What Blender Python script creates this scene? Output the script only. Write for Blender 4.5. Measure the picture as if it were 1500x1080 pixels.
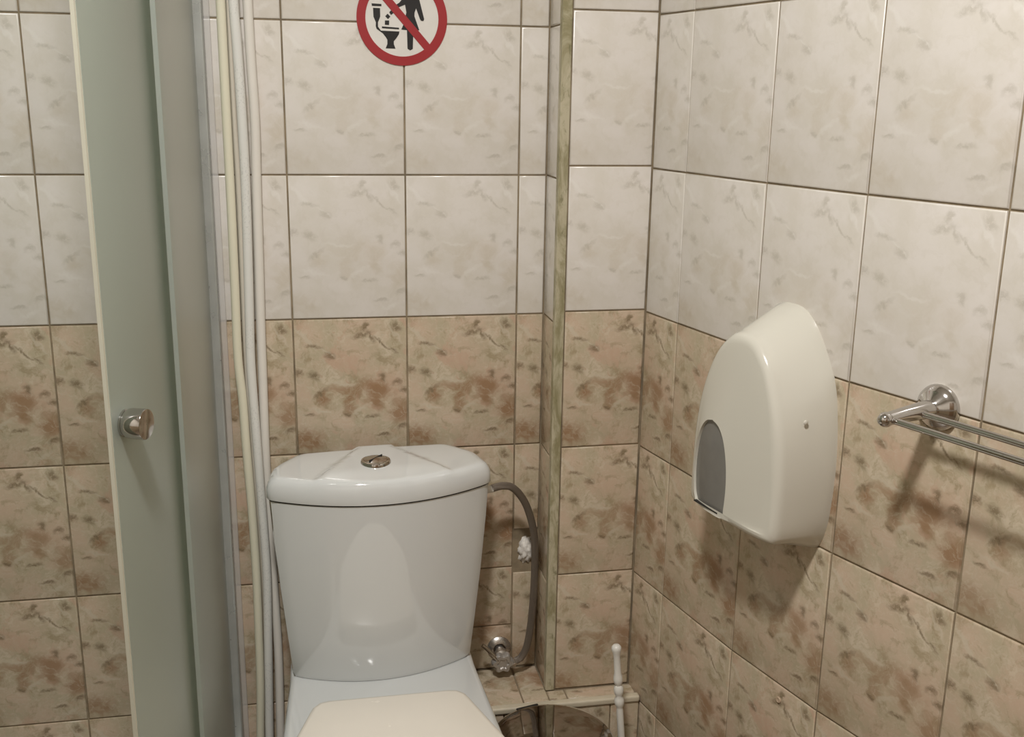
import bpy, bmesh, math, random
from mathutils import Vector, Matrix
random.seed(7)
for o in list(bpy.data.objects): bpy.data.objects.remove(o)
SC = bpy.context.scene
COL = SC.collection
PI = math.pi

# ------------------------------------------------------------------ camera, world, light, exposure
cd = bpy.data.cameras.new('camera'); cam = bpy.data.objects.new('camera', cd); COL.objects.link(cam)
cd.sensor_fit = 'HORIZONTAL'; cd.sensor_width = 36.0; cd.lens = 36.0 * 1533.54 / 1500.0
cd.clip_start = 0.02
CAMP = Vector((0.4345, -1.8347, 1.3853))
cam.matrix_world = (Matrix.Translation(CAMP) @ Matrix.Rotation(-0.1929, 4, 'Z')
                    @ Matrix.Rotation(PI / 2 - 0.2549, 4, 'X') @ Matrix.Rotation(0.0151, 4, 'Z'))
SC.camera = cam
W = bpy.data.worlds.new('world'); SC.world = W; W.use_nodes = True
W.node_tree.nodes['Background'].inputs[0].default_value = (0.9, 0.95, 1.0, 1)
W.node_tree.nodes['Background'].inputs[1].default_value = 0.05
SC.view_settings.view_transform = 'Standard'; SC.view_settings.look = 'None'
SC.view_settings.exposure = 0.0; SC.view_settings.gamma = 1.0
SC.view_settings.use_curve_mapping = False
LAMP_POS = Vector((0.33, -1.45, 2.52)); LAMP_W = 36.0; LAMP_COL = (1.0, 0.985, 0.965)
ld = bpy.data.lights.new('lamp_light', 'AREA'); ld.shape = 'DISK'; ld.size = 0.20
ld.energy = LAMP_W; ld.color = LAMP_COL
lamp_light = bpy.data.objects.new('lamp_light', ld); COL.objects.link(lamp_light)

# ------------------------------------------------------------------ helpers: objects
def tag(o, label, cat, group=None, kind=None):
    o['label'] = label; o['category'] = cat
    if group: o['group'] = group
    if kind: o['kind'] = kind
    return o
def empty(name, loc=(0, 0, 0), rz=0.0):
    o = bpy.data.objects.new(name, None); COL.objects.link(o); o.empty_display_size = 0.05
    o.location = loc; o.rotation_euler = (0, 0, rz); return o
def mesh(name, verts, faces, uvs=None, smooth=None):
    me = bpy.data.meshes.new(name); me.from_pydata([tuple(v) for v in verts], [], faces)
    if uvs:
        ul = me.uv_layers.new(name='UVMap')
        for l in me.loops: ul.data[l.index].uv = uvs[l.vertex_index]
    me.update()
    bm = bmesh.new(); bm.from_mesh(me); bmesh.ops.recalc_face_normals(bm, faces=bm.faces); bm.to_mesh(me); bm.free()
    if smooth is not None:
        me.polygons.foreach_set('use_smooth', [True] * len(me.polygons))
        me.set_sharp_from_angle(angle=math.radians(smooth))
    return me
def obj(name, me, mat, parent=None, loc=None, rot=None):
    if not me.materials: me.materials.append(mat)
    o = bpy.data.objects.new(name, me); COL.objects.link(o)
    if parent is not None: o.parent = parent
    if loc is not None: o.location = loc
    if rot is not None: o.rotation_euler = rot
    return o

# ------------------------------------------------------------------ helpers: geometry -> (verts, faces)
class G:
    def __init__(s): s.v = []; s.f = []
    def add(s, v, f, M=None):
        b = len(s.v)
        s.v += [(M @ Vector(p)) if M is not None else Vector(p) for p in v]
        s.f += [tuple(i + b for i in q) for q in f]; return s
    def box(s, x0, x1, y0, y1, z0, z1, M=None):
        v = [(x, y, z) for x in (x0, x1) for y in (y0, y1) for z in (z0, z1)]
        f = [(0, 1, 3, 2), (4, 6, 7, 5), (0, 4, 5, 1), (2, 3, 7, 6), (0, 2, 6, 4), (1, 5, 7, 3)]
        return s.add(v, f, M)
    def loft(s, rings, cap0=True, cap1=True, closed=True, M=None):
        n = len(rings[0]); v = [p for r in rings for p in r]; f = []
        for i in range(len(rings) - 1):
            for j in range(n if closed else n - 1):
                k = (j + 1) % n
                f.append((i * n + j, i * n + k, (i + 1) * n + k, (i + 1) * n + j))
        if cap0: f.append(tuple(range(n))[::-1])
        if cap1: f.append(tuple((len(rings) - 1) * n + j for j in range(n)))
        return s.add(v, f, M)
    def lathe(s, prof, n=32, M=None, cap0=True, cap1=True):
        return s.loft([[(r * math.cos(2 * PI * j / n), r * math.sin(2 * PI * j / n), z) for j in range(n)] for r, z in prof], cap0, cap1, True, M)
    def tube(s, pts, r, n=12, caps=True):
        pts = [Vector(p) for p in pts]; rings = []; up = None
        for i, p in enumerate(pts):
            t = (pts[min(i + 1, len(pts) - 1)] - pts[max(i - 1, 0)]).normalized()
            if up is None: up = t.orthogonal().normalized()
            up = (up - t * up.dot(t)).normalized(); w = t.cross(up)
            rr = r(i / (len(pts) - 1)) if callable(r) else r
            rings.append([p + (up * math.cos(2 * PI * j / n) + w * math.sin(2 * PI * j / n)) * rr for j in range(n)])
        return s.loft(rings, caps, caps)
    def prism(s, poly, y0, y1, M=None):   # polygon in xz, extruded along y
        return s.loft([[(x, y0, z) for x, z in poly], [(x, y1, z) for x, z in poly]], M=M)
    def build(s, name, smooth=None): return mesh(name, s.v, s.f, None, smooth)
def catmull(pts, k=8):
    P = [Vector(p) for p in pts]; P = [P[0] * 2 - P[1]] + P + [P[-1] * 2 - P[-2]]; out = []
    for i in range(1, len(P) - 2):
        for j in range(k):
            t = j / k; a, b, c, d = P[i - 1:i + 3]
            out.append(0.5 * ((2 * b) + (c - a) * t + (2 * a - 5 * b + 4 * c - d) * t * t + (3 * b - a - 3 * c + d) * t ** 3))
    out.append(P[-2]); return out
def round_poly(pts, rad, seg=5):
    out = []; n = len(pts)
    for i in range(n):
        p = Vector(pts[i]); r = rad[i]
        if r <= 0: out.append(tuple(p)); continue
        a = (Vector(pts[i - 1]) - p); b = (Vector(pts[(i + 1) % n]) - p); la, lb = a.length, b.length
        a.normalize(); b.normalize(); th = a.angle(b); d = min(r / math.tan(th / 2), la * .49, lb * .49)
        A = p + a * d; B = p + b * d
        for k in range(seg + 1):
            t = k / seg; out.append(tuple(A * (1 - t) ** 2 + p * 2 * t * (1 - t) + B * t * t))
    return out
def resample(poly, n):
    P = [Vector(p) for p in poly]; L = [0]
    for i in range(len(P)): L.append(L[-1] + (P[(i + 1) % len(P)] - P[i]).length)
    out = []; i = 0
    for k in range(n):
        d = L[-1] * k / n
        while L[i + 1] < d: i += 1
        t = (d - L[i]) / max(1e-9, L[i + 1] - L[i]); out.append(P[i].lerp(P[(i + 1) % len(P)], t))
    return out
def sm(a, b, x):
    t = max(0, min(1, (x - a) / (b - a))); return t * t * (3 - 2 * t)
def interp(x, xs, ys):
    if x <= xs[0]: return ys[0]
    for i in range(len(xs) - 1):
        if x <= xs[i + 1]: return ys[i] + (ys[i + 1] - ys[i]) * (x - xs[i]) / (xs[i + 1] - xs[i])
    return ys[-1]

# ------------------------------------------------------------------ materials
class NT:
    def __init__(s, name):
        s.m = bpy.data.materials.new(name); s.m.use_nodes = True; s.t = s.m.node_tree
        s.b = s.t.nodes['Principled BSDF']
    def n(s, typ, **kw):
        d = s.t.nodes.new(typ)
        for k, v in kw.items(): setattr(d, k, v)
        return d
    def put(s, sock, v):
        if hasattr(v, 'links'): s.t.links.new(v, sock)
        elif isinstance(v, (tuple, list)) and len(v) == 3 and len(sock.default_value) == 4: sock.default_value = (*v, 1)
        else: sock.default_value = v
    def math(s, op, a, b=None, c=None):
        d = s.n('ShaderNodeMath', operation=op)
        for i, v in enumerate((a, b, c)):
            if v is not None: s.put(d.inputs[i], v)
        return d.outputs[0]
    def vec(s, op, a, b=None):
        d = s.n('ShaderNodeVectorMath', operation=op); s.put(d.inputs[0], a)
        if b is not None: s.put(d.inputs[1], b)
        return d.outputs['Value' if op in ('LENGTH', 'DISTANCE', 'DOT_PRODUCT') else 'Vector']
    def noise(s, v, scale, det=4, rough=.55, out='Fac', dist=0.0):
        d = s.n('ShaderNodeTexNoise'); s.put(d.inputs['Vector'], v); d.inputs['Scale'].default_value = scale
        d.inputs['Detail'].default_value = det; d.inputs['Roughness'].default_value = rough; d.inputs['Distortion'].default_value = dist
        return d.outputs[out]
    def ramp(s, x, a, b, lo=0., hi=1.):
        d = s.n('ShaderNodeMapRange', interpolation_type='SMOOTHSTEP'); s.put(d.inputs['Value'], x)
        for k, v in zip(('From Min', 'From Max', 'To Min', 'To Max'), (a, b, lo, hi)): d.inputs[k].default_value = v
        return d.outputs[0]
    def mix(s, f, a, b):
        d = s.n('ShaderNodeMix', data_type='RGBA'); s.put(d.inputs[0], f); s.put(d.inputs[6], a); s.put(d.inputs[7], b); return d.outputs[2]
    def bump(s, h, strength=.2, dist=.001):
        d = s.n('ShaderNodeBump'); d.inputs['Strength'].default_value = strength; d.inputs['Distance'].default_value = dist
        s.put(d.inputs['Height'], h); s.put(s.b.inputs['Normal'], d.outputs[0])
    def set(s, **kw):
        for k, v in kw.items(): s.put(s.b.inputs[k.replace('_', ' ')], v)
        return s.m
def plain(name, col, rough=.4, metal=0., var=.06, scale=20., bump=0., coat=0., spec=.5):
    k = NT(name); tc = k.n('ShaderNodeTexCoord').outputs['Object']; nz = k.noise(tc, scale, 3)
    c = k.mix(nz, tuple(x * (1 - var) for x in col), tuple(min(1, x * (1 + var)) for x in col))
    k.set(Base_Color=c, Metallic=metal, Roughness=k.ramp(nz, .3, .7, rough * .9, min(1, rough * 1.1)), Coat_Weight=coat, Specular_IOR_Level=spec)
    if bump: k.bump(k.noise(tc, scale * 4, 4), bump, .002)
    return k.m

# one printed marble pattern, the same on every tile (u, v over the whole uncut tile)
DARK = [(.62, .93, .055, .018, 75), (.60, .875, .085, .018, 12), (.68, .86, .05, .016, -55), (.79, .805, .115, .009, -42), (.885, .755, .045, .013, -38),
        (.18, .79, .06, .013, -5), (.31, .735, .045, .022, 0), (.03, .605, .035, .028, 0), (.17, .59, .055, .03, -15),
        (.90, .51, .028, .024, -60), (.955, .46, .028, .03, 40), (.95, .185, .055, .017, 25), (.455, .285, .03, .012, -40), (.78, .12, .06, .012, 5),
        (.22, .46, .07, .014, 30), (.68, .27, .06, .012, 10), (.77, .56, .03, .03, 0), (.12, .30, .05, .01, 0), (.9, .93, .05, .03, -50)]
ORANGE = [(.47, .47, .15, .05, 0), (.47, .40, .06, .11, 8), (.72, .47, .16, .07, -15), (.70, .40, .09, .06, 0), (.28, .44, .09, .04, 35), (.93, .30, .1, .08, 0), (.1, .1, .14, .08, 0)]
LIGHT = [(.10, .86, .13, .012, -48), (.30, .755, .08, .008, -28), (.56, .31, .09, .014, 35), (.2, .335, .10, .012, -12), (.42, .53, .10, .009, -2), (.9, .87, .1, .01, -50), (.86, .08, .08, .012, 20)]
def print_masks(k):
    uv = k.n('ShaderNodeUVMap').outputs[0]
    p = k.vec('MULTIPLY', uv, (.8, 1., 0.))
    w = k.vec('SUBTRACT', k.noise(p, 7, 3, .6, 'Color'), (.5, .5, .5)); w = k.vec('MULTIPLY', w, (.09, .09, 0))
    w2 = k.vec('SUBTRACT', k.noise(p, 26, 3, .6, 'Color'), (.5, .5, .5)); w2 = k.vec('MULTIPLY', w2, (.034, .034, 0))
    q = k.vec('ADD', k.vec('ADD', p, w), w2)
    def spots(lst):
        acc = None
        for u, v, ru, rv, ang in lst:
            mp = k.n('ShaderNodeMapping', vector_type='TEXTURE')
            k.put(mp.inputs['Vector'], q); mp.inputs['Location'].default_value = (u * .8, v, 0)
            mp.inputs['Rotation'].default_value = (0, 0, math.radians(ang)); mp.inputs['Scale'].default_value = (ru, rv * 1.3, 1)
            s = k.ramp(k.vec('LENGTH', mp.outputs[0]), 1.35, .25)
            acc = s if acc is None else k.math('MAXIMUM', acc, s)
        return acc
    return p, q, spots(DARK), spots(ORANGE), spots(LIGHT)
def tile_mat(name, brown):
    k = NT(name); p, q, dk, og, lt = print_masks(k)
    rnd = k.n('ShaderNodeObjectInfo').outputs['Random']
    big = k.noise(q, 3.2, 5, .6); mid = k.noise(q, 8, 6, .65, dist=.6); fine = k.noise(q, 30, 5, .7)
    dkn = k.math('MULTIPLY', dk, k.ramp(fine, .32, .56))
    mott = k.math('MULTIPLY', k.ramp(mid, .50, .66), .8)
    if brown:
        c = k.mix(k.ramp(big, .38, .62), (.48, .41, .285), (.575, .445, .33))
        c = k.mix(k.math('MULTIPLY', k.ramp(k.noise(q, 5.5, 6, .65, dist=.8), .52, .64), .75), c, (.64, .55, .42))
        c = k.mix(k.math('MULTIPLY', mott, .95), c, (.35, .28, .17))
        c = k.mix(k.math('MULTIPLY', k.ramp(fine, .48, .7), .45), c, (.62, .53, .40))
        c = k.mix(k.math('MULTIPLY', k.ramp(k.noise(q, 4.5, 4, .6, dist=1.), .52, .66), k.ramp(rnd, .0, 1, .2, .8)), c, (.545, .38, .275))
        c = k.mix(k.math('MULTIPLY', og, k.math('MULTIPLY', k.ramp(mid, .25, .55), k.ramp(rnd, 0, 1, .6, .9))), c, (.315, .185, .10))
        vein = k.ramp(k.math('ABSOLUTE', k.math('SUBTRACT', k.noise(q, 6, 4, .55, dist=.5), .5)), .022, .0)
        c = k.mix(k.math('MULTIPLY', vein, .28), c, (.62, .54, .42))
        c = k.mix(k.math('MULTIPLY', lt, .6), c, (.60, .53, .41))
        c = k.mix(k.math('MULTIPLY', dkn, .74), c, (.165, .115, .06))
    else:
        c = k.mix(k.ramp(big, .36, .64), (.70, .655, .585), (.755, .71, .66))
        c = k.mix(k.math('MULTIPLY', mott, .30), c, (.60, .55, .46))
        c = k.mix(k.math('MULTIPLY', og, k.math('MULTIPLY', k.ramp(mid, .3, .6), k.ramp(rnd, 0, 1, .20, .42))), c, (.57, .49, .37))
        c = k.mix(k.math('MULTIPLY', lt, .4), c, (.82, .79, .74))
        c = k.mix(k.math('MULTIPLY', dkn, .42), c, (.40, .36, .285))
    k.bump(k.noise(q, 14, 3), .05, .0008)
    return k.set(Base_Color=c, Roughness=k.ramp(fine, .3, .7, .16, .26), Specular_IOR_Level=.45)
def grout_mat(name, col):
    k = NT(name); tc = k.n('ShaderNodeTexCoord').outputs['Object']
    nz = k.noise(tc, 14, 5, .7); c = k.mix(k.ramp(nz, .35, .65), tuple(x * .6 for x in col), col)
    k.bump(k.noise(tc, 180, 3), .3, .001)
    return k.set(Base_Color=c, Roughness=.9)
def brick_wall_mat(name):   # walls behind the photographer, no piece of them is in view
    k = NT(name); tc = k.n('ShaderNodeTexCoord').outputs['Object']
    sep = k.n('ShaderNodeSeparateXYZ'); k.put(sep.inputs[0], tc)
    comb = k.n('ShaderNodeCombineXYZ'); k.put(comb.inputs[0], k.math('ADD', sep.outputs[0], sep.outputs[1])); k.put(comb.inputs[1], sep.outputs[2])
    def br(c1, c2):
        b = k.n('ShaderNodeTexBrick', offset=0.0); k.put(b.inputs['Vector'], comb.outputs[0]); b.inputs['Scale'].default_value = 1
        b.inputs['Brick Width'].default_value = .2; b.inputs['Row Height'].default_value = .25; b.inputs['Mortar Size'].default_value = .0015
        k.put(b.inputs['Color1'], c1); k.put(b.inputs['Color2'], c2); k.put(b.inputs['Mortar'], (.2, .16, .1)); return b.outputs[0]
    c = k.mix(k.ramp(sep.outputs[2], .9999, 1.0001), br((.40, .33, .22), (.45, .35, .24)), br((.72, .67, .60), (.75, .70, .64)))
    return k.set(Base_Color=c, Roughness=.2)
def floor_mat():
    k = NT('floor_tile'); tc = k.n('ShaderNodeTexCoord').outputs['Object']
    b = k.n('ShaderNodeTexBrick', offset=0.0); k.put(b.inputs['Vector'], tc); b.inputs['Scale'].default_value = 1
    b.inputs['Brick Width'].default_value = .3; b.inputs['Row Height'].default_value = .3; b.inputs['Mortar Size'].default_value = .002
    k.put(b.inputs['Color1'], (.22, .165, .115)); k.put(b.inputs['Color2'], (.245, .185, .13)); k.put(b.inputs['Mortar'], (.2, .16, .1))
    return k.set(Base_Color=k.mix(k.ramp(k.noise(tc, 9, 5), .4, .7, 0, .5), b.outputs[0], (.16, .12, .08)), Roughness=.35)
def trim_mat():
    k = NT('mouldy_trim'); tc = k.n('ShaderNodeTexCoord').outputs['Object']
    st = k.vec('MULTIPLY', tc, (1., 1., .35)); a = k.noise(st, 28, 5, .7, dist=.8); b = k.noise(st, 90, 4, .7)
    c = k.mix(k.ramp(a, .38, .62), (.27, .24, .13), (.50, .45, .32))
    c = k.mix(k.ramp(b, .56, .7, 0, .7), c, (.15, .14, .06))
    k.bump(b, .2, .001)
    return k.set(Base_Color=c, Roughness=.45)
def glass_mat():
    k = NT('frosted_glass'); tc = k.n('ShaderNodeTexCoord').outputs['Object']
    fine = k.noise(tc, 900, 2)
    k.bump(fine, .03, .0004)
    tr = k.n('ShaderNodeBsdfTranslucent'); k.put(tr.inputs[0], (.81, .89, .80))
    df = k.n('ShaderNodeBsdfDiffuse'); k.put(df.inputs[0], (.765, .825, .75))
    rf = k.n('ShaderNodeBsdfRefraction'); k.put(rf.inputs[0], (.90, .95, .89)); rf.inputs['Roughness'].default_value = .5; rf.inputs['IOR'].default_value = 1.15
    gl = k.n('ShaderNodeBsdfGlossy'); gl.inputs['Roughness'].default_value = .33
    m1 = k.n('ShaderNodeMixShader'); m1.inputs[0].default_value = .5; k.t.links.new(tr.outputs[0], m1.inputs[1]); k.t.links.new(df.outputs[0], m1.inputs[2])
    m2 = k.n('ShaderNodeMixShader'); m2.inputs[0].default_value = .38; k.t.links.new(m1.outputs[0], m2.inputs[1]); k.t.links.new(rf.outputs[0], m2.inputs[2])
    lw = k.n('ShaderNodeFresnel'); lw.inputs['IOR'].default_value = 1.36
    m3 = k.n('ShaderNodeMixShader'); k.t.links.new(lw.outputs[0], m3.inputs[0]); k.t.links.new(m2.outputs[0], m3.inputs[1]); k.t.links.new(gl.outputs[0], m3.inputs[2])
    out = k.t.nodes['Material Output']; k.t.links.new(m3.outputs[0], out.inputs['Surface'])
    return k.m
def braid_mat():
    k = NT('braided_steel'); uv = k.n('ShaderNodeUVMap').outputs[0]
    def wave(rot):
        mp = k.n('ShaderNodeMapping'); k.put(mp.inputs['Vector'], uv); mp.inputs['Rotation'].default_value = (0, 0, rot); mp.inputs['Scale'].default_value = (1, 1, 1)
        w = k.n('ShaderNodeTexWave'); k.put(w.inputs['Vector'], mp.outputs[0]); w.inputs['Scale'].default_value = 2.2; return w.outputs['Fac']
    h = k.math('MAXIMUM', wave(PI / 4), wave(-PI / 4)); k.bump(h, .7, .001)
    return k.set(Base_Color=k.mix(h, (.05, .036, .024), (.36, .31, .26)), Metallic=.75, Roughness=.42)
def pipe_mat(name, col, marks=False):
    k = NT(name); tc = k.n('ShaderNodeTexCoord').outputs['Object']
    nz = k.noise(k.vec('MULTIPLY', tc, (1, 1, .2)), 25, 4); c = k.mix(nz, tuple(x * .88 for x in col), col)
    if marks:
        s = k.n('ShaderNodeSeparateXYZ'); k.put(s.inputs[0], tc)
        m = k.math('MULTIPLY', k.ramp(k.noise(k.vec('MULTIPLY', tc, (1.5, 1.5, 1)), 260, 2), .56, .62), k.ramp(k.noise(k.vec('MULTIPLY', tc, (0, 0, 1)), 7, 1), .47, .52))
        c = k.mix(k.math('MULTIPLY', m, .22), c, (.3, .3, .28))
    return k.set(Base_Color=c, Roughness=.38)

M = {}
M['white_tile'] = tile_mat('white_marbled_tile', False); M['brown_tile'] = tile_mat('brown_marbled_tile', True)
M['grout'] = grout_mat('grout', (.30, .235, .15)); M['outer'] = brick_wall_mat('tiled_wall'); M['floor'] = floor_mat()
M['ceiling'] = plain('ceiling_paint', (.80, .78, .74), .8); M['trim'] = trim_mat(); M['glass'] = glass_mat()
M['ledge_trim'] = plain('cream_trim', (.60, .53, .40), .4, var=.2, scale=30)
M['porcelain'] = plain('porcelain', (.675, .685, .67), .06, var=.015, scale=3, coat=.8)
M['tray'] = plain('tray_acrylic', (.50, .48, .44), .3)
M['seat'] = plain('seat_plastic', (.80, .745, .655), .25, var=.02)
M['disp'] = plain('ivory_plastic', (.64, .615, .535), .15, var=.015, scale=3)
M['smoke'] = plain('smoky_window', (.19, .18, .16), .2, var=.2, scale=18)
M['gap'] = plain('gap_shade', (.02, .018, .015), .8)  # near-black colour painted in for the shade inside narrow gaps
M['chrome'] = plain('chrome', (.58, .56, .54), .10, 1.0, var=.04, scale=40)
M['satin'] = plain('satin_aluminium', (.58, .58, .55), .30, 1.0, var=.1, scale=60)
M['profile'] = plain('grey_profile', (.52, .54, .52), .3, .45, var=.12, scale=30)
def clear_mat():
    k = NT('clear_strip'); t = k.n('ShaderNodeBsdfTransparent'); tc = k.n('ShaderNodeTexCoord').outputs['Object']
    k.set(Base_Color=k.mix(k.noise(tc, 20, 3), (.75, .73, .70), (.82, .80, .78)), Roughness=.15)
    m = k.n('ShaderNodeMixShader'); m.inputs[0].default_value = .42; k.t.links.new(t.outputs[0], m.inputs[1]); k.t.links.new(k.b.outputs[0], m.inputs[2])
    k.t.links.new(m.outputs[0], k.t.nodes['Material Output'].inputs['Surface']); return k.m
M['clear'] = clear_mat()
M['mirror'] = plain('polished_steel', (.40, .365, .33), .05, 1.0, var=.03)
M['black'] = plain('black_plastic', (.03, .027, .024), .45); M['seal'] = plain('pale_seal', (.60, .58, .47), .4)
M['brush'] = plain('white_plastic', (.74, .72, .66), .35); M['plaster'] = plain('plaster', (.74, .70, .64), .95, var=.35, scale=110, bump=.6)
M['pipe_cream'] = pipe_mat('cream_pipe', (.80, .765, .60)); M['pipe_grey'] = pipe_mat('grey_pipe', (.80, .795, .745), True)
M['pipe_white'] = pipe_mat('white_pipe', (.83, .79, .715)); M['pipe_thin'] = pipe_mat('thin_pipe', (.74, .68, .57))
M['cap'] = plain('tan_cap', (.50, .38, .27), .12)
M['braid'] = braid_mat(); M['valve'] = plain('worn_chrome', (.60, .57, .53), .28, .9, var=.3, scale=150)
M['valve_handle'] = plain('cast_zinc', (.43, .40, .365), .42, .5, var=.35, scale=120)
M['red'] = plain('sign_red', (.34, .018, .022), .5); M['sign_white'] = plain('sign_white', (.74, .71, .66), .4); M['ink'] = plain('sign_black', (.010, .008, .007), .6)
M['door'] = plain('door_wood', (.24, .15, .085), .45, var=.25, scale=8); M['bristle'] = plain('bristle', (.55, .54, .50), .9)
k = NT('lamp_diffuser'); M['diffuser'] = k.set(Base_Color=(.9, .87, .8), Emission_Color=(*LAMP_COL,), Emission_Strength=2.5, Roughness=.5)

# ------------------------------------------------------------------ room shell
CEIL = 2.62; YB = -2.75; XL = -.72
P0 = Vector((1.0132, -.0956, 0)); P1 = Vector((1.036, -.196, 0)); P2 = Vector((1.084, -.4015, 0)); P3 = Vector((1.14, -.586, 0))
U3 = Vector((.351, -.937, 0)).normalized(); P4 = P3 + U3 * 2.2
RW = [P0, P1, P2, P3, P4]
def nrm(u): return Vector((u.y, -u.x, 0)) if u.y < 0 else Vector((-u.y, u.x, 0))
def struct(name, me, mat, label, cat):
    o = obj(name, me, mat); tag(o, label, cat, kind='structure'); return o
g = G(); g.box(XL - .15, 2.2, YB - .15, .12, -.1, 0)
struct('floor', g.build('floor'), M['floor'], 'beige tiled bathroom floor', 'floor')
g = G(); g.box(XL - .15, 2.2, YB - .15, .12, CEIL, CEIL + .1)
struct('ceiling', g.build('ceiling'), M['ceiling'], 'plain painted white ceiling of the bathroom', 'ceiling')
g = G(); g.box(XL - .12, .86, .0024, .12, 0, CEIL)
wall_back = struct('wall_back', g.build('wall_back'), M['grout'], 'tiled wall behind the toilet, white tiles above brown marbled tiles', 'wall')
g = G(); g.box(.8524, 1.16, -.0932, .12, 0, CEIL)
wall_box = struct('wall_boxing', g.build('wall_boxing'), M['grout'], 'narrow projecting tiled boxing in the corner beside the toilet', 'wall')
g = G(); pts = RW
off = []
for i, p in enumerate(pts):
    us = [(pts[j + 1] - pts[j]).normalized() for j in (i - 1, i) if 0 <= j < len(pts) - 1]
    n = sum((nrm(u) for u in us), Vector()); n.normalize(); off.append(-n)
inner = [p + n * .0024 for p, n in zip(pts, off)]; outer = [p + n * .13 for p, n in zip(pts, off)]
poly = inner + outer[::-1]
g.loft([[(p.x, p.y, 0) for p in poly], [(p.x, p.y, CEIL) for p in poly]], cap0=False, cap1=False)
wall_right = struct('wall_right', g.build('wall_right'), M['grout'], 'tiled side wall carrying the paper dispenser and the towel rail', 'wall')
g = G(); g.box(XL - .12, XL, YB, .0045, 0, CEIL)
struct('wall_left', g.build('wall_left'), M['outer'], 'tiled side wall at the far end of the shower', 'wall')
g = G(); g.box(XL - .12, 2.2, YB - .12, YB, 0, CEIL)
struct('wall_front', g.build('wall_front'), M['outer'], 'tiled wall with the entrance door', 'wall')
g = G(); g.box(.35, 1.10, YB, YB + .035, 0, 2.02)
door = struct('door_1', g.build('door_1'), M['door'], 'brown wooden entrance door', 'door')
g = G()
for x0, x1, z0, z1 in ((.28, .35, 0, 2.09), (1.10, 1.17, 0, 2.09), (.35, 1.10, 2.02, 2.09)): g.box(x0, x1, YB, YB + .05, z0, z1)
obj('door_frame', g.build('door_frame'), M['door'], door)
g = G(); g.tube([(1.04, YB + .035, 1.02), (1.04, YB + .085, 1.02), (.93, YB + .085, 1.02)], .009); obj('door_handle', g.build('door_handle', 40), M['satin'], door)

# tiles: one shared mesh per cut size
J = .0026
_tc = {}
def tile_me(w, h, u0, u1, v0, v1, key):
    kk = (round(w, 4), round(h, 4), round(u0, 3), round(u1, 3), round(v0, 3), round(v1, 3), key)
    if kk in _tc: return _tc[kk]
    a = J / 2; rings = [(a, 0.0055), (a, .0016), (a + .0008, .0005), (a + .0024, 0.)]
    v = []; uv = []
    for ins, d in rings:
        for x, z in ((ins, ins), (w - ins, ins), (w - ins, h - ins), (ins, h - ins)):
            v.append((x, d, z)); uv.append((u0 + (u1 - u0) * x / w, v0 + (v1 - v0) * z / h))
    f = []
    for r in range(3):
        for j in range(4): f.append((r * 4 + j, r * 4 + (j + 1) % 4, r * 4 + 4 + (j + 1) % 4, r * 4 + 4 + j))
    f.append((12, 13, 14, 15))
    me = mesh('tile', v, f, uv, 50); me.materials.append(M['brown_tile' if key == 'b' else 'white_tile']); _tc[kk] = me
    return me
def tile(parent, o, rz, w, h, u0, u1, v0, v1, key, jit=True):
    t = obj('tile', tile_me(w, h, u0, u1, v0, v1, key), None, parent, o)
    e = (.0035 if jit else 0)
    t.rotation_euler = (random.uniform(-e, e) * .7, 0, rz + random.uniform(-e, e) * .7); return t
def tile_rect(parent, o, rz, w, z0, z1, u0, u1, dz=0., skip=None):
    """a column of tiles of width w from z0 to z1; rows every .25 m shifted by dz"""
    ux = Vector((math.cos(rz), math.sin(rz), 0))
    r = math.floor((z0 - dz) / .25 + 1e-6)
    while r * .25 + dz < z1 - 1e-4:
        a = max(z0, r * .25 + dz); b = min(z1, (r + 1) * .25 + dz)
        if b - a > .012 and not (skip and skip(a, b)):
            tile(parent, (o[0], o[1], a), rz, w, b - a, u0, u1, (a - r * .25 - dz) / .25, (b - r * .25 - dz) / .25, 'b' if r < 4 else 'w')
        r += 1
LZ = .283   # ledge top
for i in range(-4, 5):
    x = i * .2
    x0 = max(x, XL); w = min(x + .2, .85) - x0
    u0 = (x0 - x) / .2; u1 = u0 + w / .2
    if i < 3: tile_rect(wall_back, (x0, 0), 0, w, 0, CEIL, u0, u1)
    elif i == 3:
        tile_rect(wall_back, (x0, 0), 0, w, .5, CEIL, u0, u1)
        tile(wall_back, (x0, 0, .376), 0, w, .124, 0, 1, .5, 1, 'b'); tile(wall_back, (x0, 0, LZ), 0, w, .093, 0, 1, .1, .47, 'b')
    else:
        tile_rect(wall_back, (x0, 0), 0, w, .577, CEIL, u0, u1)
        tile(wall_back, (x0, 0, LZ), 0, w, .488 - LZ, 0, .25, 0, .8, 'b')
tile_rect(wall_box, (.85, 0), -PI / 2, .0956, LZ, CEIL, .0, .48)
tile_rect(wall_box, (.8665, -.0956), 0, P0.x - .8665, LZ, CEIL, .03, .78, dz=.0226)
def wall_tiles(A, B, cols, dz=.0186):
    u = (B - A).normalized(); rz = math.atan2(u.y, u.x)
    for s, w, u0, u1 in cols:
        p = A + u * s; tile_rect(wall_right, (p.x, p.y), rz, w, 0.0, CEIL, u0, u1, dz)
wall_tiles(P0, P1, [(0, (P1 - P0).length, .47, 1)])
wall_tiles(P1, P2, [(0, (P2 - P1).length, 0, 1)])
wall_tiles(P2, P3, [(0, (P3 - P2).length, 0, 1)])
wall_tiles(P3, P4, [(.2 * i, .2, 0, 1) for i in range(11)])

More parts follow.
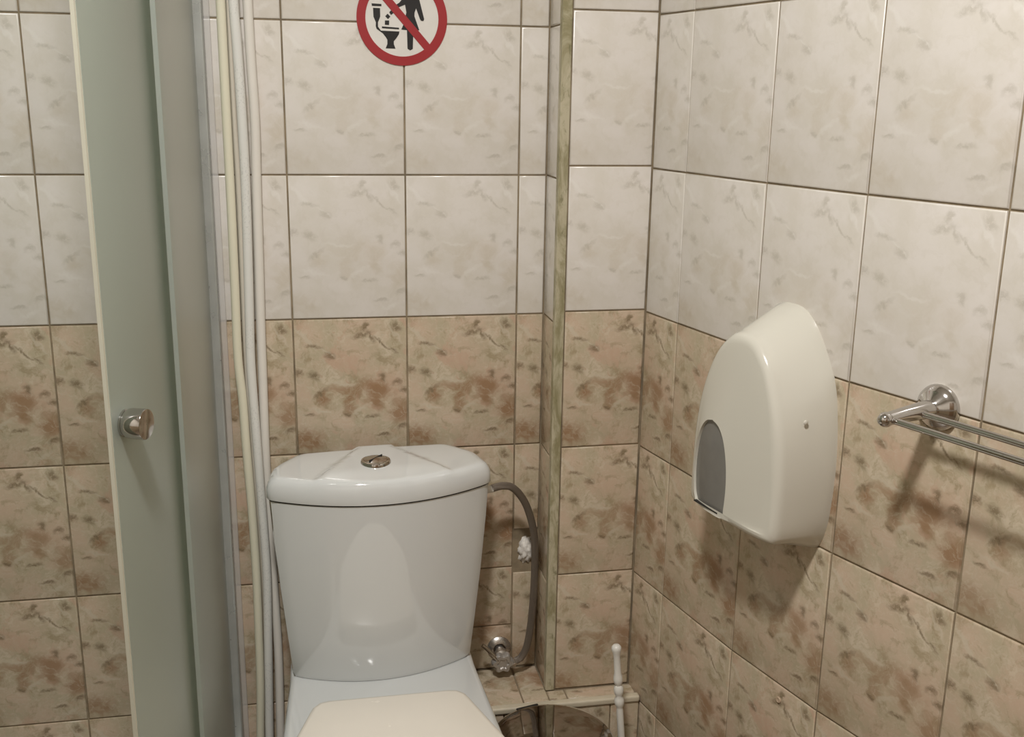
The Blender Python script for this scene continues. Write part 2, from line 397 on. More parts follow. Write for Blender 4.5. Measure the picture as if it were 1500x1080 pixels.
g = G(); cu = (P3 - P2).normalized(); cn = Vector((cu.y, -cu.x, 0))
g.lathe([(.0052, 0), (.0052, .0012), (.0040, .0022), (.0022, .0016), (.0005, .0015)], 20, cn.to_track_quat('Z', 'Y').to_matrix().to_4x4())
pc = P2 + cu * (Vector((1.12, -.512, 0)) - P2).dot(cu); o = obj('screw_cap', g.build('screw_cap', 40), M['cap'], wall_right, (pc.x, pc.y, .494)); o['label'] = 'small glossy tan cap stuck on a tile'
# broken patch where a tile piece is missing
g = G(); bm = bmesh.new(); bmesh.ops.create_icosphere(bm, subdivisions=4, radius=1)
for v in bm.verts:
    n = v.co.normalized(); from_n = .22 * math.sin(n.x * 7 + 1) * math.cos(n.z * 9) + .16 * math.sin(n.y * 13 + n.z * 17) + .12 * math.sin(n.x * 29 + n.z * 23)
    v.co = Vector((n.x * .0165, n.y * .012, n.z * .027)) * (1 + from_n * .6)
me = bpy.data.meshes.new('plaster_patch'); bm.to_mesh(me); bm.free()
me.polygons.foreach_set('use_smooth', [True] * len(me.polygons))
o = obj('plaster_patch', me, M['plaster'], wall_back, (.8265, .004, .533)); o['label'] = 'crumbly white plaster plug in a gap of the tiles'

# corner bead on the boxing
g = G(); g.box(.8485, .8655, -.0972, -.088, LZ, CEIL); g.box(.8485, .8525, -.088, -.080, LZ, CEIL)
t1 = obj('trim_1', g.build('trim_1'), M['trim']); tag(t1, 'stained olive plastic corner bead on the tiled boxing', 'trim', kind='structure')
bv = t1.modifiers.new('bevel', 'BEVEL'); bv.width = .0015; bv.segments = 2

# low tiled ledge
LF = -.143
g = G(); g.box(.705, 1.022, LF + .0024, -.0, 0, LZ - .0024)
ledge = struct('wall_ledge', g.build('wall_ledge'), M['grout'], 'low brown tiled ledge behind the steel bin', 'ledge')
def flat_tile(x0, x1, y0, y1, u0, u1, v0, v1):
    t = obj('tile', tile_me(x1 - x0, y1 - y0, u0, u1, v0, v1, 'b'), None, ledge, (x0, y0, LZ)); t.rotation_euler = (-PI / 2, 0, 0)
def top_tile(x0, x1, y0, y1, u0, u1, v0, v1):
    t = obj('tile', tile_me(x1 - x0, y1 - y0, u0, u1, v0, v1, 'b'), None, ledge, (x0, y0, LZ)); t.rotation_euler = (-PI / 2, 0, 0); return t
for a in ((.705, .80, LF + .012, -.001, .0, .5, .1, .65), (.80, .85, LF + .012, -.001, .5, .75, .1, .65), (.85, .885, LF + .012, -.0965, .0, .17, .6, .8), (.885, 1.018, LF + .012, -.0965, .2, .85, .6, .8)): top_tile(*a)
for a in ((.705, .76, .3, .6), (.76, .965, 0, 1), (.965, 1.022, .0, .3)):
    tile(ledge, (a[0], LF, 0), 0, a[1] - a[0], .022, a[2], a[3], .9, 1, 'b', False)
    tile(ledge, (a[0], LF, .022), 0, a[1] - a[0], .25, a[2], a[3], 0, 1, 'b', False)
g = G(); g.box(.705, 1.022, LF - .004, LF + .012, LZ - .011, LZ + .002)
o = obj('edge_strip', g.build('edge_strip'), M['ledge_trim'], ledge); bv = o.modifiers.new('bevel', 'BEVEL'); bv.width = .004; bv.segments = 3
o['label'] = 'cream edge strip along the ledge'

# ------------------------------------------------------------------ ceiling lamp
lamp = empty('ceiling_lamp', (LAMP_POS.x, LAMP_POS.y, CEIL)); tag(lamp, 'round white ceiling lamp', 'lamp')
g = G(); g.lathe([(.0, 0), (.155, 0), (.155, -.03), (.148, -.034), (0, -.034)], 40); obj('lamp_base', g.build('lamp_base', 40), M['brush'], lamp)
g = G(); g.lathe([(.14, -.034), (.138, -.05), (.125, -.066), (.09, -.078), (.04, -.083), (0.001, -.084)], 40); obj('diffuser', g.build('diffuser', 60), M['diffuser'], lamp)
lamp_light.parent = lamp; lamp_light.location = (0, 0, -.09)

# ------------------------------------------------------------------ shower enclosure
TRAY = .13; GT = 2.12
QC = Vector((-.284, -.42)); QR = .545; XG = QC.x + QR; YG = QC.y - QR
tray = empty('shower_tray', (QC.x, QC.y, 0)); tag(tray, 'white quadrant shower tray under the frosted screen', 'shower tray')
def quad_outline(r, e=0.):
    pts = [(XL + .003 + e, -.003 - e), (QC.x + r, -.003 - e)]
    for k_ in range(17):
        a = PI / 2 * k_ / 16; pts.append((QC.x + r * math.cos(a), QC.y - r * math.sin(a)))
    pts.append((XL + .003 + e, QC.y - r)); return [(x - QC.x, y - QC.y) for x, y in pts]
rings = []
for r, e, z in ((QR + .03, 0, 0), (QR + .03, 0, TRAY - .01), (QR + .02, .005, TRAY), (QR - .04, .05, TRAY), (QR - .06, .07, TRAY - .05), (QR - .12, .12, TRAY - .06)):
    rings.append([(x, y, z) for x, y in quad_outline(r, e)])
g = G(); g.loft(rings); obj('tray_body', g.build('tray_body', 35), M['tray'], tray)
g = G(); g.lathe([(.0, .07), (.045, .07), (.045, .075), (0, .077)], 24, Matrix.Translation((-.1, .1, 0))); obj('drain', g.build('drain', 40), M['chrome'], tray)

scr = empty('shower_screen', (XG, 0, TRAY)); tag(scr, 'frosted green-tinted glass shower screen with a sliding door', 'shower screen')
SO = Vector((XG, 0, TRAY))
def path_slab(path, th, z0, z1):
    """vertical slab following a plan path, thickness th"""
    P = [Vector(p) for p in path]; L = []; R = []
    for i, p in enumerate(P):
        t = (P[min(i + 1, len(P) - 1)] - P[max(i - 1, 0)]).normalized(); n = Vector((-t.y, t.x))
        L.append(p + n * th / 2); R.append(p - n * th / 2)
    g = G(); poly = L + R[::-1]
    g.loft([[(p.x - SO.x, p.y - SO.y, z0 - SO.z) for p in poly], [(p.x - SO.x, p.y - SO.y, z1 - SO.z) for p in poly]], False, False)
    n = len(L)
    for off_ in (0, 2 * n):
        for i in range(n - 1): g.f.append((off_ + i, off_ + i + 1, off_ + 2 * n - 2 - i, off_ + 2 * n - 1 - i))
    return g
def arc(r, a0, a1, n=20): return [(QC.x + r * math.cos(a0 + (a1 - a0) * i / n), QC.y - r * math.sin(a0 + (a1 - a0) * i / n)) for i in range(n + 1)]
ZB = TRAY + .035
RI = QR - .014
TH1 = math.radians(23.4)
fixed = obj('fixed_panel', path_slab([(XG, -.012), (XG, -.2)] + arc(QR, 0, math.radians(4.2), 4), .006, ZB, GT).build('fixed_panel', 40), M['glass'], scr)
fixed2 = obj('fixed_panel', path_slab([(XL + .015, YG), (QC.x, YG)], .006, ZB, GT).build('fixed_panel', 40), M['glass'], scr)
leaf = obj('sliding_door', path_slab([(QC.x + RI, -.375)] + arc(RI, 0, TH1), .006, ZB, GT).build('sliding_door', 40), M['glass'], scr)
leaf2 = obj('sliding_door', path_slab(arc(RI, math.radians(66), PI / 2) + [(QC.x - .04, QC.y - RI)], .006, ZB, GT).build('sliding_door', 40), M['glass'], scr)
obj('edge_seal', path_slab(arc(RI, TH1 - .001, TH1 + .006, 3), .0048, ZB, GT).build('edge_seal', 40), M['seal'], leaf)
obj('edge_seal', path_slab(arc(RI, math.radians(66) - .006, math.radians(66) + .001, 3), .0048, ZB, GT).build('edge_seal', 40), M['seal'], leaf2)
full = [(XG, -.004)] + arc(QR, 0, PI / 2, 24) + [(XL + .004, YG)]
for z0, z1 in ((TRAY, ZB + .012), (GT - .012, GT + .03)): obj('rail', path_slab(full, .032, z0, z1).build('rail', 35), M['satin'], scr)
g = G(); g.box(-.012, .017, -.022, .002, 0, GT + .03 - TRAY); o = obj('wall_profile', g.build('wall_profile'), M['profile'], scr)
g2 = G(); g2.box(.017, .0275, -.0055, .002, 0, GT + .03 - TRAY); o2 = obj('clear_strip', g2.build('clear_strip'), M['clear'], scr)
bv = o2.modifiers.new('bevel', 'BEVEL'); bv.width = .0028; bv.segments = 3
bv = o.modifiers.new('bevel', 'BEVEL'); bv.width = .003; bv.segments = 2
g = G(); g.box(XL - SO.x, XL + .022 - SO.x, YG - .016, YG + .016, 0, GT + .03 - TRAY); obj('wall_profile', g.build('wall_profile'), M['satin'], scr)
# door knob through the glass
def knob(theta, z, leaf_):
    c = Vector((QC.x + RI * math.cos(theta) - SO.x, QC.y - RI * math.sin(theta) - SO.y, z - SO.z))
    n = Vector((math.cos(theta), -math.sin(theta), 0)); rot = n.to_track_quat('Z', 'Y').to_matrix().to_4x4()
    MM = Matrix.Translation(c) @ rot
    g = G(); g.lathe([(0, .003), (.0165, .003), (.0165, .0055), (.0155, .006), (.0155, .0075), (.0175, .0085), (.0182, .012), (.0182, .029), (.0178, .0300), (.0165, .0303), (0.0005, .0303)], 32, MM, False, False)
    kb = obj('knob', g.build('knob', 30), M['chrome'], leaf_); kb['label'] = 'chrome door knob'
    g = G(); g.lathe([(0, -.003), (.014, -.003), (.015, -.006), (.015, -.011), (.013, -.013), (0, -.013)], 24, MM, False, False)
    g.box(-.004, .004, -.004, .004, -.016, -.010, MM)
    obj('inner_knob', g.build('inner_knob', 30), M['chrome'], leaf_)
    g = G(); g.box(-.0035, .0035, -.0015, .0015, -.036, -.012, Matrix.Translation(c + n * -.013)); obj('pull_tab', g.build('pull_tab'), M['seal'], kb)
knob(math.radians(20.6), 1.010, leaf); knob(math.radians(69.5), 1.010, leaf2)

# ------------------------------------------------------------------ plastic pipes by the wall
def pipe(pts, r, mat, name, label, Y):
    base = pts[-1]
    P = [(x, Y(z), z) for x, z in pts]; x0, x1 = P[0][0], P[1][0]; P = [(x0 + (x0 - x1) * .3, Y(2.0), z) for z in (2.08, 1.9, 1.72)] + P + [(base[0] - .004, Y(.0), .0)]
    o0 = Vector((P[-1][0], P[-1][1], 0))
    path = catmull([Vector(p) - o0 for p in P], 5)
    g = G(); g.tube(path, r, 14); o = obj(name, g.build(name, 50), mat, None, o0)
    tag(o, label, 'pipe', 'plastic pipes standing by the shower'); return o
cream = [(.309, 1.526), (.309, 1.314), (.309, 1.203), (.308, 1.064), (.307, .945), (.311, .871), (.313, .783), (.317, .666), (.319, .546), (.318, .422), (.316, .308), (.311, .192)]
thin = [(.314, 1.527), (.315, 1.347), (.317, 1.248), (.317, 1.157), (.316, 1.04), (.316, .957), (.318, .8), (.325, .6), (.326, .4), (.326, .2)]
grey = [(.328, 1.527), (.33, 1.464), (.332, 1.368), (.333, 1.259), (.332, 1.168), (.329, 1.028), (.327, .932), (.329, .845), (.332, .743), (.335, .638), (.337, .531), (.334, .42), (.3305, .307), (.327, .191)]
white = [(.347, 1.527), (.348, 1.433), (.350, 1.336), (.348, 1.236), (.346, 1.11), (.344, .992), (.343, .894), (.342, .794), (.342, .664), (.344, .557), (.347, .447), (.348, .334), (.345, .188)]
pipe(cream, .0075, M['pipe_cream'], 'plastic_pipe', 'cream plastic pipe nearest the shower screen', lambda z: -.042)
pipe([(x + .003, z) for x, z in thin], .0052, M['pipe_thin'], 'plastic_pipe', 'thin beige pipe tucked behind the cream pipe', lambda z: -.0058)
pipe(grey, .0080, M['pipe_grey'], 'plastic_pipe', 'light grey plastic pipe between the cream and the white pipe', lambda z: -.0290)
pipe([(x + .002, z) for x, z in white], .0080, M['pipe_white'], 'plastic_pipe', 'off-white plastic pipe beside the cistern', lambda z: -.0105)

# ------------------------------------------------------------------ prohibition sticker
sg = empty('prohibition_sign', (.5975, 0, 1.507)); tag(sg, 'round red and white no-rubbish-in-toilet sticker above the toilet', 'sign')
K = .0001157
def zp(l): return [((x - 678) * K, (285 - y) * K) for x, y in l]
def circ(r, n=72): return [(r * math.cos(2 * PI * i / n), r * math.sin(2 * PI * i / n)) for i in range(n)]
g = G(); g.prism(circ(.0748), .0005, -.0007); obj('sticker', g.build('sticker'), M['sign_white'], sg)
def ring(ro, ri, y0, y1, n=72):
    g = G(); a, b = circ(ro, n), circ(ri, n)
    g.loft([[(x, y0, z) for x, z in a], [(x, y1, z) for x, z in a], [(x, y1, z) for x, z in b], [(x, y0, z) for x, z in b]], False, False)
    return g
obj('red_ring', ring(.0753, .0607, -.0003, -.0016).build('red_ring'), M['red'], sg)
d = Vector((.664, -.747)).normalized(); n_ = Vector((-d.y, d.x)); c0 = Vector((.0018, 0))
a_, b_ = c0 - d * .063, c0 + d * .063
g = G(); g.prism([tuple(a_ + n_ * .0064), tuple(b_ + n_ * .0064), tuple(b_ - n_ * .0064), tuple(a_ - n_ * .0064)], -.0006, -.0015); obj('red_bar', g.build('red_bar'), M['red'], sg)
g = G(); Y0, Y1 = -.0006, -.0012
for poly in ([(245, 90), (385, 95), (385, 125), (250, 125)],
             [(265, 150), (365, 152), (365, 265), (348, 310), (332, 345), (332, 405), (372, 458), (637, 464), (630, 500), (590, 560), (555, 600), (555, 640), (578, 702), (437, 700), (462, 640), (462, 580), (440, 545), (400, 495), (312, 435), (300, 400), (302, 345), (270, 270)],
             [(388, 400), (632, 412), (632, 434), (388, 424)],
             [(470, 225), (510, 262), (476, 298), (437, 260)], [(432, 318), (492, 316), (490, 378), (430, 376)], [(528, 170), (560, 210), (520, 240), (495, 205)]):
    g.prism(zp(poly), Y0, Y1)
obj('toilet_symbol', g.build('toilet_symbol'), M['ink'], sg)
g = G()
person = round_poly([(700, -85), (905, -85), (925, 10), (996, 285), (985, 312), (950, 308), (935, 285), (880, 140), (858, 200), (856, 250), (925, 440), (838, 446), (828, 700), (790, 722), (752, 700), (746, 442), (664, 436), (700, 360), (740, 200), (722, 95), (650, 125), (560, 160), (545, 130), (640, 70), (690, 10)],
                    [25, 25, 0, 10, 10, 10, 0, 0, 10, 0, 5, 0, 8, 14, 8, 0, 4, 0, 0, 0, 5, 12, 12, 0, 0], 3)
g.prism(zp(person), Y0, Y1); g.prism([((795 - 678) * K + .0078 * math.cos(t * PI / 12), (285 + 165) * K + .0078 * math.sin(t * PI / 12)) for t in range(24)], Y0, Y1)
obj('person_symbol', g.build('person_symbol'), M['ink'], sg)

# ------------------------------------------------------------------ toilet
toilet = empty('toilet', (.54, -.02, 0)); tag(toilet, 'white close-coupled toilet with a closed beige seat lid', 'toilet')
TO = Vector((.54, -.02, 0))
CA = math.radians(4.0); CO = Vector((.5335, -.020))
PA = 0.0; PO = Vector((.540, -.02))
def fr(pts, ang, o):
    c, s = math.cos(ang), math.sin(ang); return [Vector((o.x + c * x - s * y - TO.x, o.y + s * x + c * y - TO.y, z)) for x, y, z in pts]
def cis(w, dc, df, rc=.028, n=72, wb=None, yb=0., yc=None):
    wb = wb or w * .86
    pts = [(-wb, yb)] + ([(-w * .95, yc)] if yc else []) + [(-w, -dc)] + [(x, -dc - (df - dc) * (1 - (x / w) ** 2)) for x in [w * (-1 + 2 * i / 16) for i in range(1, 16)]] + [(w, -dc)] + ([(w * .95, yc)] if yc else []) + [(wb, yb)]
    m_ = [.05] if yc else []
    rad = [.02] + m_ + [rc] + [0] * 15 + [rc] + m_ + [.02]
    return [(p[0], p[1]) for p in resample(round_poly(pts, rad), n)]
rings = []
for z, w, dc, df in ((.377, .155, .092, .140), (.379, .161, .097, .145), (.387, .164, .100, .148), (.46, .171, .106, .157), (.56, .180, .113, .168), (.66, .188, .117, .177), (.7235, .192, .118, .181)):
    rings.append(fr([(x, y, z) for x, y in cis(w, dc, df)], CA, CO))
g = G(); g.loft(rings); cist = obj('cistern', g.build('cistern', 40), M['porcelain'], toilet)
def lid_top(x, y):
    e = .034 + max(0, -y - .03) * .66
    h = .0055 * sm(-.005, .005, e - abs(x)) * sm(-.185, -.12, y)
    base = .7655 + .005 * sm(-.18, -.02, y) - .003 * (abs(x) / .19) ** 2
    return base + h
lo = cis(.1955, .120, .1848, .036, 128, wb=.143, yb=-.012, yc=-.062)
cx, cy = 0, -.09
def inset(t): return [(cx + (x - cx) * (1 - t), cy + (y - cy) * (1 - t)) for x, y in lo]
rings = [[(x, y, .7262) for x, y in inset(.03)], [(x, y, .7262) for x, y in inset(.006)], [(x, y, .7282) for x, y in inset(0)], [(x, y, .744) for x, y in inset(.003)],
         [(x, y, .753 + (lid_top(x, y) - .7655) * .4) for x, y in inset(.018)], [(x, y, .7605 + (lid_top(x, y) - .7655) * .7) for x, y in inset(.045)], [(x, y, .7645 + (lid_top(x, y) - .7655) * .95) for x, y in inset(.085)]]
for i in range(1, 19):
    t = .085 + (1 - .085) * i / 19; rings.append([(x, y, lid_top(x, y)) for x, y in inset(t)])
g = G(); g.loft([fr(r, CA, CO) for r in rings]); obj('cistern_lid', g.build('cistern_lid', 55), M['porcelain'], toilet)
g = G(); g.loft([fr([(x, y, z) for x, y in cis(.1928, .1185, .1818)], CA, CO) for z in (.7232, .7258)]); obj('lid_gap_shade', g.build('lid_gap_shade'), M['gap'], cist)  # solid dark strip, stands in for the shade in the seam under the lid
bc = fr([(-.008, -.104, lid_top(-.008, -.104))], CA, CO)[0]
g = G(); g.lathe([(.026, -.004), (.026, .002), (.0245, .0045), (.0215, .0055), (.0205, .0045), (.020, .0055), (.010, .0078), (.0005, .0085)], 40, Matrix.Translation(bc)); fb = obj('flush_button', g.build('flush_button', 40), M['chrome'], toilet)
fb['label'] = 'round chrome flush button'
g = G(); g.box(-.019, .019, -.0006, .0006, .0060, .0088, Matrix.Translation(bc) @ Matrix.Rotation(.9, 4, 'Z')); obj('button_split', g.build('button_split'), M['gap'], fb)
# pan
def pan_o(w0, w1, yb, ym, yf, n=72):
    pts = [(-w0, yb), (-w0 * 1.0, yb - .10)]
    N = 20
    for i in range(N + 1):
        a = PI * i / N; pts.append((-w1 * math.cos(a), ym - (ym - yf) * math.sin(a) ** .9 if 0 < i < N else ym))
    pts += [(w0, yb - .10), (w0, yb)]
    return [(p[0], p[1]) for p in resample(round_poly(pts, [.02, .05] + [0] * (N + 1) + [.05, .02], 5), n)]
rings = []
for z, w0, w1, yb, ym, yf in ((0, .085, .105, -.12, -.31, -.50), (.02, .088, .108, -.115, -.31, -.505), (.12, .09, .10, -.11, -.31, -.50), (.19, .10, .108, -.10, -.32, -.53),
                              (.265, .13, .14, -.06, -.34, -.60), (.325, .153, .168, -.03, -.36, -.64), (.358, .164, .179, -.015, -.365, -.66), (.369, .166, .181, -.012, -.365, -.662), (.3755, .163, .177, -.015, -.365, -.658), (.378, .156, .169, -.02, -.365, -.65)):
    rings.append(fr([(x, y, z) for x, y in pan_o(w0, w1, yb, ym, yf)], PA, PO))
g = G(); g.loft(rings); obj('pan', g.build('pan', 50), M['porcelain'], toilet)
def seat_o(k_=1.):
    pts = [(-.122, -.248), (-.172, -.40)] + [(-.176 * math.cos(PI * i / 16), -.42 - .235 * math.sin(PI * i / 16)) for i in range(17)] + [(.172, -.40), (.122, -.248)]
    r = resample(round_poly(pts, [.028, .08] + [0] * 17 + [.08, .028], 6), 80); c = Vector((0, -.45)); return [tuple(c + (p - c) * k_) for p in r]
rings = [fr([(x, y, z) for x, y in seat_o(s)], PA, PO) for s, z in ((.955, .379), (.97, .380), (.97, .391), (.955, .3925))]
g = G(); g.loft(rings); obj('seat', g.build('seat', 40), M['seat'], toilet)
rings = [fr([(x, y, z) for x, y in seat_o(s)], PA, PO) for s, z in ((.975, .393), (.995, .394), (1., .397), (1., .406), (.995, .4095), (.98, .4125), (.95, .414), (.6, .416), (.2, .4165))]
g = G(); g.loft(rings); obj('seat_lid', g.build('seat_lid', 50), M['seat'], toilet)

# ------------------------------------------------------------------ angle valve and braided hose
VX, VZ = .7745, .329
valve = empty('angle_valve', (VX, 0, VZ)); tag(valve, 'worn chrome angle stop valve on the wall beside the toilet', 'valve')
RX = Matrix.Rotation(PI / 2, 4, 'X')   # z axis -> -y
g = G(); g.lathe([(.0235, .0), (.0235, .003), (.019, .008), (.0125, .010), (.0125, .004)], 28, RX, False, False); obj('flange', g.build('flange', 40), M['valve'], valve)
g = G(); g.lathe([(.009, .004), (.009, .018), (.0115, .020), (.0125, .036), (.008, .039), (.008, .042)], 20, RX)
g.tube([(0, -.028, 0), (.012, -.033, -.009), (.0195, -.036, -.014)], .0085, 12); obj('valve_body', g.build('valve_body', 40), M['valve'], valve)
n = 60
def lobed(r, z): return [((r * (1 + .15 * math.cos(6 * 2 * PI * j / n))) * math.cos(2 * PI * j / n), (r * (1 + .15 * math.cos(6 * 2 * PI * j / n))) * math.sin(2 * PI * j / n), z) for j in range(n)]
TM = Matrix.Translation((0, 0, -.002)) @ Matrix.Rotation(PI / 2 + .12, 4, 'X')
g = G(); g.loft([lobed(.012, .036), lobed(.0185, .0385), lobed(.0195, .041), lobed(.0195, .049), lobed(.0175, .0525), lobed(.011, .0525), lobed(.009, .050), lobed(.002, .050)], M=TM); obj('handle', g.build('handle', 35), M['valve_handle'], valve)
g = G(); g.tube(catmull([(-.040, -.044, .032), (-.033, -.045, .026), (-.018, -.048, .010), (-.010, -.050, .000)], 4), .0042, 10); obj('side_tube', g.build('side_tube', 40), M['chrome'], valve)

def tube_uv(name, path, r, n=14):
    g = G(); g.tube(path, r, n, False); L = 0; uv = []
    for i, p in enumerate(path):
        if i: L += (Vector(p) - Vector(path[i - 1])).length
        for j in range(n): uv.append((2 * abs(j / n - .5) * 3.0, L * 90))
    return mesh(name, g.v, g.f, uv, 60)
H0 = Vector((.735, -.085, .695))
hose = empty('supply_hose', (.735, -.085, .695)); tag(hose, 'braided steel water hose looping from the cistern to the wall valve', 'hose')
HP = [(.742, -.085, .6975), (.762, -.082, .7005), (.782, -.077, .694), (.802, -.070, .670), (.8165, -.064, .638), (.8285, -.058, .590), (.8325, -.052, .53), (.832, -.048, .46), (.829, -.044, .40), (.8225, -.041, .350), (.8125, -.038, .325), (.802, -.0365, .3165)]
path = catmull([Vector(p) - H0 for p in HP], 8)
o = obj('braided_sleeve', tube_uv('braided_sleeve', path, .0070), M['braid'], hose)
def hexnut(p, dvec, r, l):
    q = Vector(dvec).normalized().to_track_quat('Z', 'Y').to_matrix().to_4x4(); g = G()
    g.lathe([(r * .9, 0), (r, .0015), (r, l - .0015), (r * .9, l)], 6, Matrix.Translation(Vector(p) - H0) @ q)
    g.lathe([(r * .72, l), (r * .72, l + .012)], 16, Matrix.Translation(Vector(p) - H0) @ q); return g.build('hose_nut', 30)
obj('hose_nut', hexnut((.7205, -.0855, .6945), (1, .02, .12), .0095, .012), M['brush'], hose)['label'] = 'white plastic hose nut'
obj('hose_nut', hexnut((.7935, -.0360, .3145), (1, -.02, .22), .0095, .007), M['chrome'], hose)

# ------------------------------------------------------------------ steel bin
bx, by, BR, BH = .823, -.268, .106, .297
bn = empty('pedal_bin', (bx, by, 0)); tag(bn, 'round steel pedal bin with a mirror-polished lid beside the toilet', 'bin')
g = G(); g.lathe([(BR - .004, 0), (BR + .001, .003), (BR + .001, .016), (BR - .003, .018)], 48); obj('base_ring', g.build('base_ring', 40), M['black'], bn)
g = G(); g.lathe([(BR - .003, .018), (BR - .003, BH - .02)], 64); obj('bin_body', g.build('bin_body', 40), M['mirror'], bn)
g = G(); g.lathe([(BR - .001, BH - .022), (BR, BH - .02), (BR, BH - .012), (BR - .002, BH - .010)], 64); obj('rim', g.build('rim', 40), M['black'], bn)
g = G(); g.lathe([(BR - .004, BH - .010), (BR + .001, BH - .009), (BR + .001, BH - .002), (BR - .002, BH + .001), (BR - .012, BH + .004), (BR * .7, BH + .008), (BR * .35, BH + .0105), (.001, BH + .0112)], 72); lid = obj('bin_lid', g.build('bin_lid', 50), M['mirror'], bn)
g = G(); g.box(-.022, .022, -.003, .007, BH - .035, BH + .0005, Matrix.Rotation(math.radians(13), 4, 'Z') @ Matrix.Translation((0, BR - .004, 0)))
o = obj('hinge', g.build('hinge'), M['black'], bn); bv = o.modifiers.new('bevel', 'BEVEL'); bv.width = .002; bv.segments = 2
g = G(); g.box(-.02, .02, -BR - .035, -BR + .004, .008, .014); obj('pedal', g.build('pedal'), M['black'], bn)

# ------------------------------------------------------------------ toilet brush
TBX, TBY = .984, -.222
tb = empty('toilet_brush', (TBX, TBY, 0)); tag(tb, 'white plastic toilet brush with a beaded handle in a holder by the ledge', 'brush')
g = G(); g.lathe([(.040, 0), (.042, .004), (.038, .10), (.034, .125), (.036, .128), (.030, .128), (.030, .02), (0.001, .02)], 32); obj('holder', g.build('holder', 40), M['brush'], tb)
A_ = Vector((0, 0, .03)); TOP = Vector((-.0365, .004, .438))
ax = (TOP - A_).normalized(); LL = (TOP - A_).length; q = ax.to_track_quat('Z', 'Y').to_matrix().to_4x4(); MM = Matrix.Translation(A_) @ q
prof = [(.0064, .05), (.0064, LL - .135), (.0058, LL - .128)]
for c_, r_ in ((LL - .113, .0092), (LL - .090, .0092), (LL - .068, .0088)):
    prof += [(r_ * .62, c_ - .0115), (r_ * .9, c_ - .0065), (r_, c_), (r_ * .9, c_ + .0065)]
prof += [(.0064, LL - .055), (.0062, LL - .022), (.0072, LL - .014), (.0090, LL - .008), (.0088, LL - .003), (.0055, LL + .001), (.0005, LL + .002)]
g = G(); g.lathe(prof, 20, MM); obj('handle', g.build('handle', 60), M['brush'], tb)
g = G()
tm = MM @ Matrix.Translation((-.0095, 0, LL - .038)) @ RX
g.loft([[(.0062 * math.cos(2 * PI * i / 20) * rr + 0, .0085 * math.sin(2 * PI * i / 20) * rr, zz) for i in range(20)] for rr, zz in ((1, -.0025), (1, .0025), (.55, .0025), (.55, -.0025), (1, -.0025))], False, False, M=tm)
obj('hanging_loop', g.build('hanging_loop', 40), M['brush'], tb)
g = G(); g.lathe([(.004, 0), (.022, .005), (.025, .03), (.022, .06), (.006, .07)], 24, MM); obj('brush_head', g.build('brush_head', 50), M['bristle'], tb)

# ------------------------------------------------------------------ paper dispenser
DU = (P3 - P1).normalized(); DN = nrm(DU); DN = DN if DN.x < 0 else -DN
drz = math.atan2(DU.y, DU.x)
DC = P1 + DU * .287; DC.z = .785
dp = empty('paper_dispenser', DC, drz); tag(dp, 'ivory plastic jumbo toilet paper dispenser on the side wall', 'dispenser')
# local: x along the wall, -y into the room, z up from the lower edge
BK = [(0, .3205), (.018, .3195), (.036, .3105), (.060, .286), (.089, .237), (.102, .191), (.1095, .115), (.1065, .04), (.100, .005), (.091, -.014), (.078, -.020), (0, -.020)]
FR = [(0, .285), (.014, .2835), (.031, .277), (.058, .250), (.080, .205), (.094, .155), (.1005, .095), (.1005, .03), (.097, .009), (.085, .001), (0, .001)]
def contour(half, n):
    half = [Vector((x, z)) for x, z in half]
    c = catmull([Vector((p.x, p.y, 0)) for p in half], 6); r = [(p.x, p.y) for p in c]
    l = [(-x, z) for x, z in r[1:-1]][::-1]
    return [(p.x, p.y) for p in resample(r + l, n)]
ND = 96
bk = contour(BK, ND); fc = contour(FR, ND)
def fdep(x, z): return .104 - .010 * (abs(x) / .1) ** 2.2 - .012 * max(0, (z - .10) / .18) ** 2.0
WX = -.040
win = [(0, .148), (.017, .142), (.031, .124), (.040, .095), (.0435, .06), (.0415, .025), (.037, .0085), (0, .0065)]
wl = [(0, .148), (-.017, .142), (-.031, .124), (-.040, .095), (-.0435, .06), (-.0395, .025), (-.030, .0085)]
win = [(x + WX, z) for x, z in win]; wl = [(x + WX, z) for x, z in wl]
wc = catmull([Vector((x, z, 0)) for x, z in win], 5); wc = [(p.x, p.y) for p in wc]
wlc = [(p.x, p.y) for p in catmull([Vector((x, z, 0)) for x, z in wl], 5)]
wpoly = [(p.x, p.y) for p in resample(wc + wlc[::-1][:-1], ND)]
# align samples by angle-free index: both start at the top centre
rings = [[(x, 0.0, z) for x, z in bk], [(x * .999, -.006, z) for x, z in bk]]
RD = .016
for t in (.2, .45, .7, .9, 1.0):
    rr = []
    for (x0, z0), (x1, z1) in zip(bk, fc):
        rr.append((x0 + (x1 - x0) * t, -.006 - (fdep(x1, z1) - RD - .006) * t, z0 + (z1 - z0) * t))
    rings.append(rr)
CZ = .13
def ins(x, z, d):
    v = Vector((x, z - CZ)); f_ = 1 - d / v.length; return x * f_, CZ + (z - CZ) * f_
for a in (18, 36, 54, 72, 90):
    a = math.radians(a); rr = []
    for x, z in fc:
        X, Z = ins(x, z, RD * (1 - math.cos(a))); rr.append((X, -(fdep(x, z) - RD + RD * math.sin(a)), Z))
    rings.append(rr)
fi = [(p[0], p[2]) for p in rings[-1]]; fd = [-p[1] for p in rings[-1]]
for t in (.2, .45, .7, .9, 1.0):
    rr = []
    for a, b, d0 in zip(fi, wpoly, fd):
        X = a[0] * (1 - t) + b[0] * t; Z = a[1] * (1 - t) + b[1] * t; D = d0 * (1 - t) + fdep(b[0], b[1]) * t; rr.append((X, -D, Z))
    rings.append(rr)
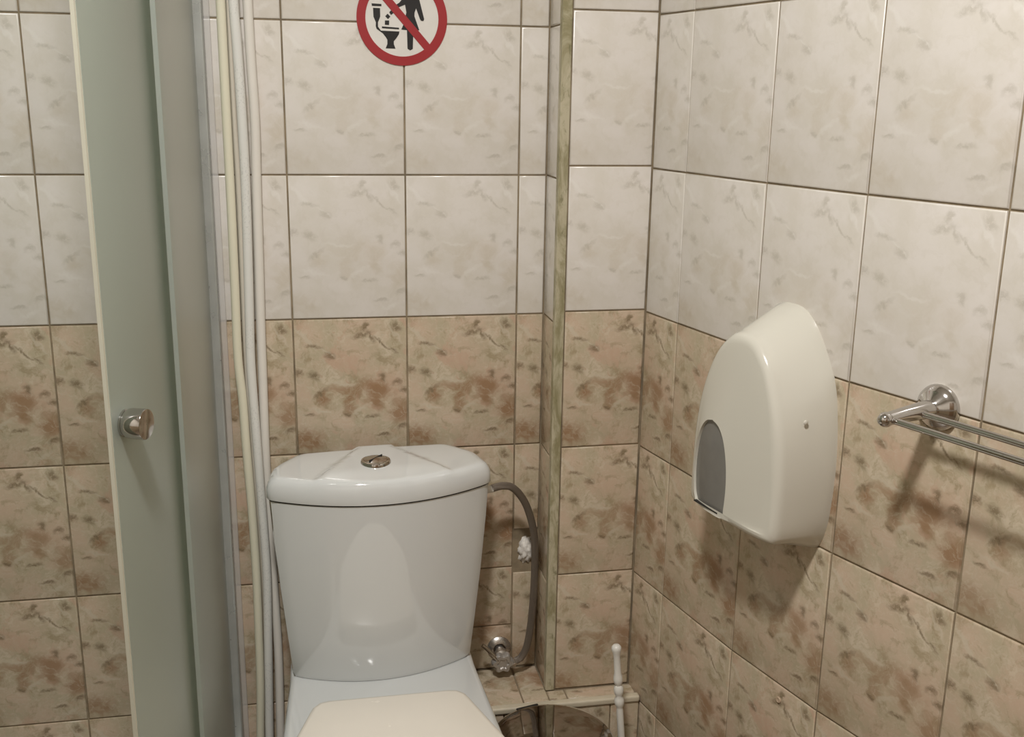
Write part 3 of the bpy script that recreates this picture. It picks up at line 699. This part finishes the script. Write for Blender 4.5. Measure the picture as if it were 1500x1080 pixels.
rings.append([(WX + (x - WX) * .985, -fdep(x, z) + .0045, .075 + (z - .075) * .985) for x, z in wpoly])
g = G(); g.loft(rings, True, False); cov = obj('cover', g.build('cover', 55), M['disp'], dp)
g = G(); rr = [[(WX + (x - WX) * .99 * s, -fdep(WX + (x - WX) * s, .075 + (z - .075) * s) + .0042, .075 + (z - .075) * .99 * s) for x, z in wpoly] for s in (1., .75, .5, .25, .03)]
g.loft(rr, False, True); wn = obj('viewing_window', g.build('viewing_window', 60), M['smoke'], dp); wn['label'] = 'smoky grey viewing window'
g = G(); g.box(WX - .030, WX + .028, -.1040, -.0990, .0115, .0135); obj('tear_slot', g.build('tear_slot'), M['gap'], wn)
g = G(); g.lathe([(.0035, 0), (.0035, .0015), (.002, .0025)], 12, Matrix.Translation((.0985, -.052, .178)) @ Matrix.Rotation(PI / 2, 4, 'Y')); obj('lock_button', g.build('lock_button', 40), M['disp'], dp)

# ------------------------------------------------------------------ towel rail
rz2 = math.atan2(U3.y, U3.x)
TP = P3 + U3 * .143; TP.z = 1.0215
tr = empty('towel_rail', TP, rz2); tag(tr, 'chrome double towel rail on the side wall', 'towel rail')
def mount(x):
    g = G(); MM = Matrix.Translation((x, 0, 0)) @ RX
    g.lathe([(.029, 0), (.0295, .003), (.028, .007), (.022, .013), (.013, .018), (.0098, .022)], 36, MM, True, True); obj('rosette', g.build('rosette', 40), M['chrome'], tr)
    g = G(); g.tube([(x, -.014, 0), (x - .001, -.035, 0), (x - .003, -.060, -.0015), (x - .006, -.086, -.004)], lambda t: .0122 - .0040 * t, 16); obj('arm', g.build('arm', 40), M['chrome'], tr)
    g = G(); g.lathe([(.001, -.0095), (.006, -.008), (.009, -.003), (.0095, .0), (.009, .003), (.006, .008), (.001, .0095)], 20, Matrix.Translation((x - .007, -.090, -.0045)) @ RX); obj('ball_end', g.build('ball_end', 60), M['chrome'], tr)
mount(0); mount(.50)
for y, z in ((-.082, -.0055), (-.040, -.0015)):
    g = G(); g.tube([(-.002, y, z), (.25, y, z), (.498, y, z)], .0042, 14); obj('bar', g.build('bar', 40), M['chrome'], tr)
